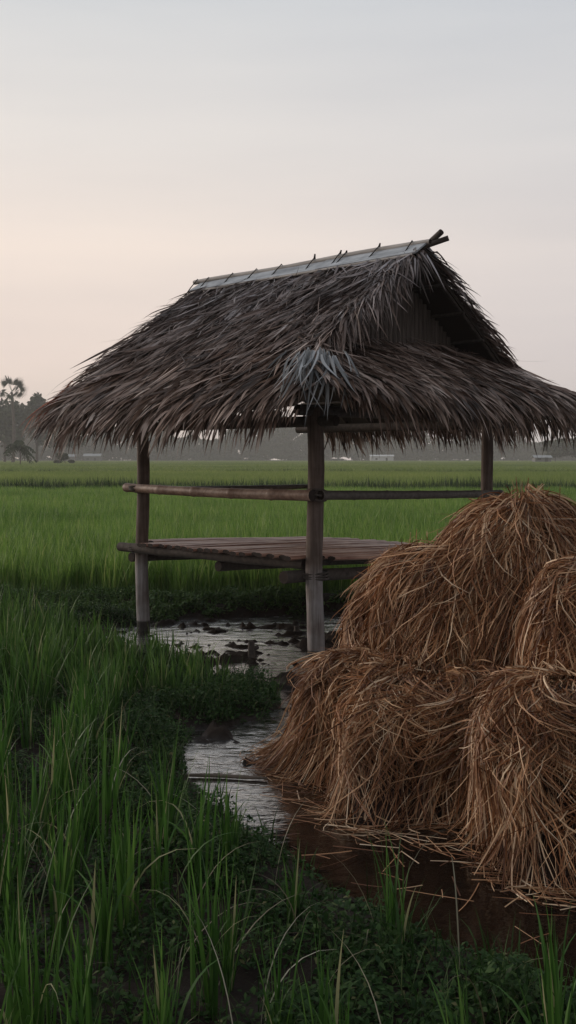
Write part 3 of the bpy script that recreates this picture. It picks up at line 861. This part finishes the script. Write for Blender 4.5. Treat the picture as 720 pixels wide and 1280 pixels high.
# ------------------------------------------------------------------ straw heaps
def heap(label, cx, cy, rx, ry, h, rot, seed, locks=170, per=(16, 34), tuft=0, lean=(0, 0), strays=260, flare=.20, pw=2.5, und=.20, rg=0.0):
    r = np.random.default_rng(seed)
    ph = r.uniform(0, 2 * PI, 8)
    ca, sa = math.cos(rot), math.sin(rot)
    def surf(az, t, out=0.0):
        f = np.clip(t, 0.001, 1) * PI / 2
        rr = np.sin(f) ** (2 / pw); zz = np.cos(f) ** (2 / pw)
        zz = np.where(t >= 1, 0, zz)
        lump = 1 + rr * (.07 * np.sin(2 * az + ph[0]) + .06 * np.sin(3 * az + ph[1] + 2 * zz) + .045 * np.sin(5 * az + ph[2] + 3 * zz) + .03 * np.sin(9 * az + ph[3] - 5 * zz))
        under = 1 - und * (.75 + .5 * np.sin(3 * az + ph[6])) * np.exp(-((zz - .34) / .18) ** 2)
        fl = flare * np.clip(1 - zz / .22, 0, 1) ** 1.6
        R = rr * lump * under + fl * (.75 + .5 * np.sin(4 * az + ph[4]))
        x = R * rx * np.cos(az) + rg * np.clip(1.5 * np.cos(az), -1, 1); y = R * ry * np.sin(az)
        nx_, ny_ = np.cos(az), np.sin(az)
        z = zz * h * (1 + .05 * rr * np.sin(2 * az + ph[5]))
        x = x + out * nx_ * np.minimum(1, rr + .15); y = y + out * ny_ * np.minimum(1, rr + .15); z = z + out * (1 - rr) + 0 * az
        x = x + lean[0] * zz; y = y + lean[1] * zz
        return np.stack([ca * x - sa * y, sa * x + ca * y, z], -1)
    # core
    na, nt_ = 40, 18
    A, T = np.meshgrid(np.linspace(0, 2 * PI, na, endpoint=False), np.linspace(0.0, 1, nt_))
    V = surf(A, T, -.045).reshape(-1, 3); V[:, 2] -= .02
    i_, j_ = np.meshgrid(np.arange(na), np.arange(nt_ - 1))
    a = (j_ * na + i_).ravel(); b2 = (j_ * na + (i_ + 1) % na).ravel()
    Fc = np.stack([a, b2, b2 + na, a + na], -1)
    # locks of strands
    K = 11; Ps = []; Wd = []
    for l in range(locks):
        m = int(r.integers(*per))
        az0 = r.uniform(0, 2 * PI); t0 = r.uniform(.03, .80) ** 1.0; span = r.uniform(.22, .62)
        if t0 + span > 1.12: span = 1.12 - t0
        drift = r.normal(0, .40); hang = r.random() < .6; thick = r.uniform(.015, .085)
        s = np.linspace(0, 1, K)[None, :]
        spread = r.uniform(.035, .11) / max(.25, math.sin(min(t0 + span * .5, 1) * PI / 2))
        off_ = r.normal(0, 1, (m, 1))
        az = az0 + off_ * spread * (.55 + .75 * s) + drift * (s - .3) + r.normal(0, .20, (m, 1)) * s ** 2 + r.normal(0, .016, (m, K)).cumsum(1) + r.normal(0, .35, (m, 1)) * np.maximum(0, s - r.uniform(.35, .9, (m, 1)))
        tt = t0 + r.normal(0, .05, (m, 1)) + span * r.uniform(.6, 1.1, (m, 1)) * s
        o = thick * np.exp(-(off_ / 1.1) ** 2) * np.sin(np.clip(s * PI, 0, PI)) ** .5 + r.uniform(-.012, .022, (m, 1)) + r.normal(.012, .06, (m, 1)) * s ** 3
        P = surf(az, np.clip(tt, .01, 1.0), o)
        # past the foot: lie outward on the ground
        ex = np.clip(tt - 1.0, 0, None) * .38
        P[..., 0] += (ca * np.cos(az) - sa * np.sin(az)) * ex; P[..., 1] += (sa * np.cos(az) + ca * np.sin(az)) * ex
        if hang:      # hold the widest radius reached: strands hang free over the hollow
            rad = np.hypot(P[..., 0], P[..., 1]); rm = np.maximum.accumulate(rad, 1)
            kf = rm / np.maximum(rad, .02); kf = 1 + (np.clip(kf, 1, 1.6) - 1) * .9
            P[..., 0] *= kf; P[..., 1] *= kf
        P[..., 2] = np.maximum(P[..., 2], r.uniform(.004, .03, (m, 1)))
        Ps.append(P); Wd.append(r.uniform(.0015, .0036, m) * (1.4 if r.random() < .15 else 1))
    # strays lying across
    m = strays
    az = r.uniform(0, 2 * PI, (m, 1)); t0 = r.uniform(.05, .95, (m, 1)); s = np.linspace(-.5, .5, K)[None, :]
    da = r.normal(0, .20, (m, 1)); dt = r.normal(.16, .20, (m, 1))
    o = r.uniform(.015, .06, (m, 1)) + r.uniform(-.04, .22, (m, 1)) * np.abs(s) ** 2 * r.uniform(0, 1.6, (m, 1)) + r.normal(0, .05, (m, 1)) * s
    P = surf(az + da * s + r.normal(0, .22, (m, 1)) * s ** 2, np.clip(t0 + dt * s, .02, 1), o); P[..., 2] = np.maximum(P[..., 2], .01)
    Ps.append(P); Wd.append(r.uniform(.0018, .0038, m))
    # short broken stalks sticking out all over
    m = strays * 2; az = r.uniform(0, 2 * PI, (m, 1)); t0 = r.uniform(.05, .98, (m, 1)); s = np.linspace(0, 1, K)[None, :]
    sz = r.uniform(.3, 1.0, (m, 1))
    P = surf(az + r.normal(0, .16, (m, 1)) * sz * s, np.clip(t0 + r.normal(.03, .10, (m, 1)) * sz * s, .02, 1), r.uniform(-.01, .035, (m, 1)) + np.abs(r.normal(0, .055, (m, 1))) * s)
    P[..., 2] = np.maximum(P[..., 2], .01); Ps.append(P); Wd.append(r.uniform(.0018, .0036, m))
    if tuft:
        m = tuft; az = r.uniform(0, 2 * PI, (m, 1)); s = np.linspace(0, 1, K)[None, :]
        up = r.uniform(.05, .20, (m, 1)); ou = r.uniform(.02, .26, (m, 1))
        x = np.cos(az) * (ou * s + .02); y = np.sin(az) * (ou * s + .02); z = h * (1.0) - .05 + up * s * 1.2 - ou * s ** 2 * .8
        Ps.append(np.stack([x + lean[0] * ca - lean[1] * sa, y + lean[0] * sa + lean[1] * ca, z], -1)); Wd.append(r.uniform(.002, .0038, m))
    P = np.concatenate(Ps); Wd = np.concatenate(Wd); N = len(P)
    Tn = nrm(np.gradient(P, axis=1)); side = nrm(np.cross(Tn, nrm(r.normal(0, 1, (N, 1, 3)) + np.array([0, 0, .2]))))
    prof = np.interp(np.linspace(0, 1, K), [0, .1, .8, 1], [.7, 1, .9, .35])
    V2, F2 = ribbons(P, side, Wd[:, None] * prof[None, :])
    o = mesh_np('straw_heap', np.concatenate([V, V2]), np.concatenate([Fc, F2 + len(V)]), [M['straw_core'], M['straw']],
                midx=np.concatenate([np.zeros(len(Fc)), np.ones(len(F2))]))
    o.location = (cx, cy, 0)
    tag(o, label, 'straw heap', 'heaps of rice straw in the water beside the hut')
    return N

tot = 0
tot += heap('tallest dome of brown rice straw with a loose tuft standing on its peak', 1.25, 5.78, .58, .58, 1.36, .3, 1, 360, (16, 38), 120, (0, 0), 500, .15, 2.15, .16)
tot += heap('steep straw heap leaning on the tallest dome beside the hut platform', .73, 5.95, .26, .40, 1.09, -.9, 2, 220, (16, 36), 0, (.10, .10), 300, .15, 3.0, .18, .16)
tot += heap('low straw heap with its foot splayed into the bright puddle', .28, 5.70, .21, .29, .57, 1.0, 3, 200, (16, 36), 0, (.11, -.17), 280, .28, 3.4, .28, .14)
tot += heap('broad low straw heap in front of the tallest dome', .64, 5.12, .19, .39, .56, -.1, 4, 260, (16, 38), 0, (.06, .30), 360, .18, 3.3, .26, .18)
tot += heap('straw heap rising behind the round front one and cut off by the picture edge', 1.66, 4.97, .30, .45, 1.08, .5, 5, 240, (16, 36), 0, (.06, .14), 300, .2, 3.1, .22, .20)
tot += heap('rounded straw heap at the brown water nearest to the viewer', 1.28, 4.38, .26, .40, .66, .2, 6, 250, (16, 38), 0, (.06, .20), 400, .18, 3.2, .26, .20)
print('straw strands', tot)

# loose straw on the water at the foot of the heaps
N = 120
t = rng.uniform(0, 1, N)
px = 330 + t * 420; py = np.interp(px, [330, 450, 600, 720, 760], [975, 1040, 1072, 1135, 1150]) + np.abs(rng.normal(0, 14, N)) - 6 + np.where(rng.random(N) < .2, rng.uniform(0, 80, N), 0)
pts = np.array([gp(a, b2) for a, b2 in zip(px, py)])
az = rng.normal(-.5, .7, N); L = rng.uniform(.06, .30, N); K = 5; s = np.linspace(-.5, .5, K)
P = np.stack([pts[:, 0:1] + np.cos(az)[:, None] * s * L[:, None], pts[:, 1:2] + np.sin(az)[:, None] * s * L[:, None] + (rng.normal(0, .25, (N, 1)) * L[:, None] * s ** 2),
              rng.uniform(.006, .02, (N, 1)) + 0 * s[None, :]], -1)
V, F = ribbons(P, np.stack([-np.sin(az), np.cos(az), .3 * np.ones(N)], -1), np.repeat(rng.uniform(.0012, .0026, (N, 1)), K, 1))
tag(mesh_np('straw_litter', V, F, M['straw']), 'loose straws floating on the brown water at the heaps', 'straw', kind='stuff')

# ------------------------------------------------------------------ small things in the puddle
def at(px, py): p = gp(px, py); return (p[0], p[1], 0)
mb = MB(); mb.tube([(0, 0, -.1), (.004, 0, .05), (0, .004, .13)], [.032, .030, .026], 10, cap=1, jitter=.12)
mb.tube([(.0, 0, .06), (.06, .01, .085)], [.025, .016], 7, cap=1)
o = mb.build('wooden_stump', [M['beam'], M['cut_end']], None, True); o.location = at(314, 822); tag(o, 'dark cut stump standing in the bright puddle', 'stump')
mb = MB(); mb.tube([(0, 0, -.05), (.0, 0, .07)], [.028, .024], 8, cap=1); mb.tube([(0, 0, .02), (.05, 0, .012)], [.02, .012], 6, cap=1)
o = mb.build('wooden_stump', [M['beam'], M['cut_end']], None, True); o.location = at(371, 792); tag(o, 'tiny dark peg in the water just beside the corner post', 'peg')
mb = MB(); a, bq = Vector(at(228, 972)), Vector(at(334, 975))
mb.tube([a.lerp(bq, i / 5) - a + Vector((0, .01 * math.sin(i), .012)) for i in range(6)], [.007, .010, .011, .010, .009, .006], 8, cap=1)
o = mb.build('stick', [M['stick'], M['cut_end']], None, True); o.location = a; tag(o, 'long pale stick lying across the puddle towards the straw', 'stick')

# ------------------------------------------------------------------ far trees, houses
def lobes_tree(r, h, w, n_l, n_q, q, base=.18):
    Vs = []; N = n_l * n_q
    c = np.stack([r.normal(0, w * .24, n_l), r.normal(0, w * .24, n_l), h * r.uniform(base + .15, .86, n_l)], -1)
    c[0] = (0, 0, h * .84)
    rad = np.stack([w * r.uniform(.16, .32, n_l)] * 2 + [h * r.uniform(.09, .17, n_l)], -1)
    d = nrm(r.normal(0, 1, (N, 3))) * (r.uniform(.35, 1.05, (N, 1)) ** .7)
    p = np.repeat(c, n_q, 0) + d * np.repeat(rad, n_q, 0)
    p[:, 2] = np.maximum(p[:, 2], .4)
    t = nrm(r.normal(0, 1, (N, 3)) + np.array([0, 0, -.3])); L = q * r.uniform(.6, 1.4, N)
    P = p[:, None, :] + t[:, None, :] * (np.linspace(-.5, .5, 3)[None, :, None] * L[:, None, None])
    side = nrm(np.cross(t, r.normal(0, 1, (N, 3))))
    return ribbons(P, side, L[:, None] * np.array([.1, .34, .08])[None, :])

def tree(name, label, cat, x, y, h, w, seed, n_l=9, n_q=130, q=.55, group=None, mat='tree'):
    r = np.random.default_rng(seed); gz = float(terrain(np.array([x]), np.array([y]))[0])
    t = empty(name, (x, y, gz)); tag(t, label, cat, group)
    mb = MB(); mb.tube([(0, 0, -.2), (.05, 0, h * .3), (-.05, .05, h * .6), (0, 0, h * .82)], [h * .022, h * .017, h * .011, h * .004], 8)
    for k in range(5):
        a = r.uniform(0, 6.28); z0 = h * r.uniform(.3, .55)
        mb.tube([(0, 0, z0), (math.cos(a) * w * .16, math.sin(a) * w * .16, z0 + h * .10), (math.cos(a) * w * .3, math.sin(a) * w * .3, z0 + h * .22)], [h * .009, h * .006, h * .002], 6)
    mb.build('trunk', M['trunk'], t, True)
    mesh_np('crown', *lobes_tree(r, h, w, n_l, n_q, q), M[mat], t)
    return t

def wx_(px, y): return (px - 360) / FPX * y
tree('broad_tree', 'dark broad tree below the tall fan palm', 'tree', wx_(6, 285), 285, 17.5, 16, 1, 14, 240, .95)
tree('broad_tree', 'tall narrow pointed tree beside the fan palm', 'tree', wx_(46, 300), 300, 20.5, 8.5, 2, 13, 210, .9)
tree('broad_tree', 'bushy round tree half hidden by the far tip of the eave', 'tree', wx_(70, 310), 310, 17.2, 17, 3, 14, 240, 1.0)
tree('broad_tree', 'wide tree at the picture edge behind the palm', 'tree', wx_(-34, 300), 300, 19, 18, 4, 14, 240, 1.0)
tree('round_bush', 'round green bush in the rice before the pale sheds', 'bush', wx_(81, 190), 190, 2.4, 2.8, 5, 8, 150, .28)
tree('broad_tree', 'dark round tree behind the white shed at the edge of the fields', 'tree', wx_(694, 330), 330, 7.2, 10, 6, 11, 220, .7)
tree('broad_tree', 'dark low tree where the thatch meets the picture edge', 'tree', wx_(722, 340), 340, 8.6, 11, 7, 11, 220, .7)

# fan palm
def palm(label, x, y, h, R, n_f, seed, fan=True, droop=.5):
    r = np.random.default_rng(seed); gz = float(terrain(np.array([x]), np.array([y]))[0])
    t = empty('palm_tree', (x, y, gz)); tag(t, label, 'palm tree')
    mb = MB(); mb.tube([(.25 * math.sin(i * .5) * h / 14, 0, -.2 + (h * 1.0) * i / 8) for i in range(9)], [h * .020 * (1.25 - .4 * i / 8) for i in range(9)], 9)
    mb.build('trunk', M['trunk'], t, True)
    top = np.array([.25 * math.sin(4) * h / 14, 0, h]); VV, FF, off = [], [], 0
    for k in range(n_f):
        az = r.uniform(0, 2 * PI); el = r.uniform(-.55, 1.35)
        d = np.array([math.cos(az) * math.cos(el), math.sin(az) * math.cos(el), math.sin(el)])
        s1 = nrm(np.cross(d, [0, 0, 1.0])[None])[0]; up = np.cross(s1, d)
        if fan:
            c = top + d * R * r.uniform(.45, .62); n = 19; a = np.linspace(-1.9, 1.9, n)
            L = R * .50 * (1 - .1 * np.abs(a)); K = 4; s = np.linspace(0, 1, K)
            dirs = np.cos(a)[:, None] * d + np.sin(a)[:, None] * (s1 * .8 + up * .6)
            P = c + dirs[:, None, :] * (L[:, None] * s)[..., None]; P[..., 2] -= (L[:, None] * s ** 2) * .25
            V, F = ribbons(P, np.repeat(nrm((np.cross(dirs, up) + 1e-3)), 1, 0), np.repeat((R * .030 * np.array([.5, 1, .8, .1]))[None, :], n, 0))
            VV.append(V); FF.append(F + off); off += len(V)
            st = np.stack([top, top + d * R * .3, c])[None]; V, F = ribbons(st, s1[None], np.full((1, 3), R * .018))
            VV.append(V); FF.append(F + off); off += len(V)
        else:
            K = 8; s = np.linspace(0, 1, K); c = top + d[None] * (R * s)[:, None]; c[:, 2] -= R * droop * s ** 2 * 1.4
            n = 2 * 9; m = np.repeat(np.arange(K - 1), 2); mm = len(m); sg = np.tile([1, -1], K - 1)
            root = c[m] + 0; dd = nrm(d[None] * .5 + s1[None] * sg[:, None] * .8 + np.array([0, 0, -.55])[None])
            L = R * .42 * (1 - .5 * m / K)
            P = root[:, None, :] + dd[:, None, :] * (L[:, None] * np.linspace(0, 1, 3))[..., None]; P[:, 2, 2] -= L * .2
            V, F = ribbons(P, np.repeat(d[None], mm, 0), (R * .07) * np.repeat(np.array([[.6, 1, .1]]), mm, 0))
            VV.append(V); FF.append(F + off); off += len(V)
            V, F = ribbons(c[None], s1[None], np.full((1, K), R * .02)); VV.append(V); FF.append(F + off); off += len(V)
    mesh_np('crown', np.concatenate(VV), np.concatenate(FF), M['tree'], t)
palm('tall fan palm rising above the hazy trees at the edge of the field', wx_(16, 270), 270, 18.2, 4.6, 17, 7)
palm('short palm with drooping fronds standing alone in the rice', wx_(25, 150), 150, 3.1, 2.4, 15, 8, False, .58)

# the wood along the horizon: one hazy mass
r = np.random.default_rng(77); VV, FF, off = [], [], 0
xx = -175.0
while xx < 175:
    px = 360 + xx / 525 * FPX
    hgt = 1.5 * np.interp(px, [-100, 0, 90, 160, 210, 240, 290, 350, 400, 450, 560, 640, 720, 830], [14, 13, 12, 10.5, 8.5, 8.5, 12, 13.5, 11.5, 10, 9.5, 9, 8.5, 9]) * r.uniform(.68, 1.42)
    for row in range(2):
        V, F = lobes_tree(r, hgt * (1 if row else .75), r.uniform(9, 15), 9, 170, 1.15, .0)
        VV.append(V + np.array([xx + r.normal(0, 1.5), (545 if row else 532) + r.normal(0, 5), .25])); FF.append(F + off); off += len(V)
    V, F = lobes_tree(r, r.uniform(3.5, 6), 12, 5, 110, .9, -.2)          # undergrowth that closes the foot of the wood
    VV.append(V + np.array([xx, 527, .25])); FF.append(F + off); off += len(V)
    xx += r.uniform(3.6, 6.0)
tag(mesh_np('treeline', np.concatenate(VV), np.concatenate(FF), M['tree_far']), 'hazy grey wood along the far edge of the rice fields', 'trees', kind='stuff')

def shed(name, label, px, y, wd, hgt, rh, dp=4, wm='white_wall', rm='pale_roof', rz=0):
    x = wx_(px, y); gz = float(terrain(np.array([x]), np.array([y]))[0])
    t = empty(name, (x, y, gz), rz); tag(t, label, 'shed')
    mb = MB(); mb.box((0, 0, hgt / 2), wd, dp, hgt); mb.build('wall', M[wm], t)
    mb = MB()
    for sg in (-1, 1):
        L = math.hypot(dp / 2 + .4, rh)
        mb.box((0, sg * (dp / 4 + .18), hgt + rh / 2 - .02), wd + .8, L, .1, Matrix.Rotation(-sg * math.atan2(rh, dp / 2 + .4), 3, 'X'))
    mb.build('roof', M[rm], t)
    mb = MB(); mb.box((wd * .2, -dp / 2 - .03, .95), .9, .06, 1.9); mb.build('door', M['dark_opening'], t)
    mb = MB(); mb.box((-wd * .25, -dp / 2 - .03, 1.35), 1.0, .06, .8); mb.build('window', M['dark_opening'], t)
shed('field_shed', 'low white shed far beyond the rice between two posts', 477, 505, 10.6, 2.6, .7, 6, 'white_wall', 'white_wall')
shed('field_shed', 'pale shed half sunk behind the bush at the far field', 84, 470, 7, 2.4, 1.0, 5, 'grey_wall')
shed('field_shed', 'pale open shed with a grey roof under the eave fringe', 116, 480, 7.2, 2.6, 1.1, 5, 'grey_wall')
shed('field_shed', 'small pale shed before the dark round tree', 677, 315, 4.6, 1.7, .7, 4, 'grey_wall', 'pale_roof')

# ------------------------------------------------------------------ air
mb = MB(); mb.box((0, 285, 14.5), 760, 650, 32)
hz = mb.build('haze', None) if False else None
me = bpy.data.meshes.new('haze'); me.from_pydata(mb.v, [], mb.f); me.update()
hz = bpy.data.objects.new('haze', me); COL.objects.link(hz); tag(hz, kind='stuff')
m = bpy.data.materials.new('haze_air'); m.use_nodes = True; nt = m.node_tree; nt.nodes.clear()
pv = nt.nodes.new('ShaderNodeVolumePrincipled'); pv.inputs['Color'].default_value = (.90, .88, .86, 1)
pv.inputs['Density'].default_value = .00072; pv.inputs['Anisotropy'].default_value = 0.0
mo = nt.nodes.new('ShaderNodeOutputMaterial'); nt.links.new(pv.outputs[0], mo.inputs['Volume'])
me.materials.append(m)

# ------------------------------------------------------------------ sky, sun
SUN_EL, SUN_AZ = math.radians(12), math.radians(-62)       # low on the left, beyond the fields; azimuth from +Y towards +X
world = bpy.data.worlds.new('World'); scene.world = world; world.use_nodes = True
nt = world.node_tree; nt.nodes.clear()
tc = nt.nodes.new('ShaderNodeTexCoord')
sep = nt.nodes.new('ShaderNodeSeparateXYZ'); nt.links.new(tc.outputs['Generated'], sep.inputs[0])
warm = ramp(nt, sep.outputs[2], [(0, (.61, .515, .465)), (.09, (.74, .62, .56)), (.19, (.79, .68, .605)), (.28, (.69, .645, .61)), (.40, (.55, .565, .58)), (1, (.40, .44, .50))])
cool = ramp(nt, sep.outputs[2], [(0, (.52, .475, .46)), (.09, (.595, .54, .53)), (.19, (.615, .57, .555)), (.28, (.565, .555, .56)), (.40, (.51, .53, .56)), (1, (.40, .44, .50))])
mr = nt.nodes.new('ShaderNodeMapRange'); mr.interpolation_type = 'SMOOTHSTEP'
mr.inputs['From Min'].default_value = -.27; mr.inputs['From Max'].default_value = .36
nt.links.new(sep.outputs[0], mr.inputs[0])
sky = mixf(nt, mr.outputs[0], warm, cool)
back = nt.nodes.new('ShaderNodeMapRange'); back.inputs['From Min'].default_value = -.6; back.inputs['From Max'].default_value = .6
back.inputs['To Min'].default_value = .68; back.inputs['To Max'].default_value = 1.0; nt.links.new(sep.outputs[1], back.inputs[0])
cb = nt.nodes.new('ShaderNodeCombineColor')
for i in range(3): nt.links.new(back.outputs[0], cb.inputs[i])
sky = mul(nt, sky, cb.outputs[0])
mp = nt.nodes.new('ShaderNodeMapping'); mp.inputs['Scale'].default_value = (1.2, 1.2, 9); nt.links.new(tc.outputs['Generated'], mp.inputs[0])
cl = ramp(nt, noise(nt, 1.6, 5, mp.outputs[0], .5), [(.3, (.94, .945, .955)), (.7, (1.055, 1.045, 1.03))])
sky = mul(nt, sky, cl)
st = nt.nodes.new('ShaderNodeTexSky'); st.sky_type = 'NISHITA'; st.sun_disc = False
st.sun_elevation = SUN_EL; st.sun_rotation = SUN_AZ
bg = nt.nodes.new('ShaderNodeBackground'); bg.inputs[1].default_value = 1.18; nt.links.new(sky, bg.inputs[0])
bg2 = nt.nodes.new('ShaderNodeBackground'); bg2.inputs[1].default_value = .05; nt.links.new(st.outputs[0], bg2.inputs[0])
mx = nt.nodes.new('ShaderNodeMixShader'); mx.inputs[0].default_value = .08
nt.links.new(bg.outputs[0], mx.inputs[1]); nt.links.new(bg2.outputs[0], mx.inputs[2])
wo = nt.nodes.new('ShaderNodeOutputWorld'); nt.links.new(mx.outputs[0], wo.inputs[0])
sl = bpy.data.lights.new('sun', 'SUN'); sl.energy = 2.2; sl.angle = math.radians(30); sl.color = (1, .86, .74)
so = bpy.data.objects.new('sun', sl); COL.objects.link(so)
dv = Vector((math.sin(SUN_AZ) * math.cos(SUN_EL), math.cos(SUN_AZ) * math.cos(SUN_EL), math.sin(SUN_EL)))
so.rotation_euler = (-dv).to_track_quat('-Z', 'Y').to_euler(); so.location = dv * 30

# ------------------------------------------------------------------ camera, output
cd = bpy.data.cameras.new('camera'); cam = bpy.data.objects.new('camera', cd); COL.objects.link(cam)
cam.location = (0, 0, CAMH); cam.rotation_euler = (PI / 2, 0, 0)
cd.sensor_fit = 'VERTICAL'; cd.sensor_height = 36; cd.lens = FPX / 1280 * 36; cd.shift_y = -(640 - HZ) / 1280
cd.clip_start = .05; cd.clip_end = 3000
scene.camera = cam
scene.render.engine = 'CYCLES'
scene.cycles.use_denoising = True
try: scene.cycles.denoiser = 'OPENIMAGEDENOISE'
except Exception: pass
scene.cycles.max_bounces = 8; scene.cycles.diffuse_bounces = 4; scene.cycles.glossy_bounces = 3; scene.cycles.volume_bounces = 2
scene.view_settings.view_transform = 'Standard'; scene.view_settings.look = 'None'
scene.view_settings.exposure = .12; scene.view_settings.gamma = 1; scene.view_settings.use_curve_mapping = False
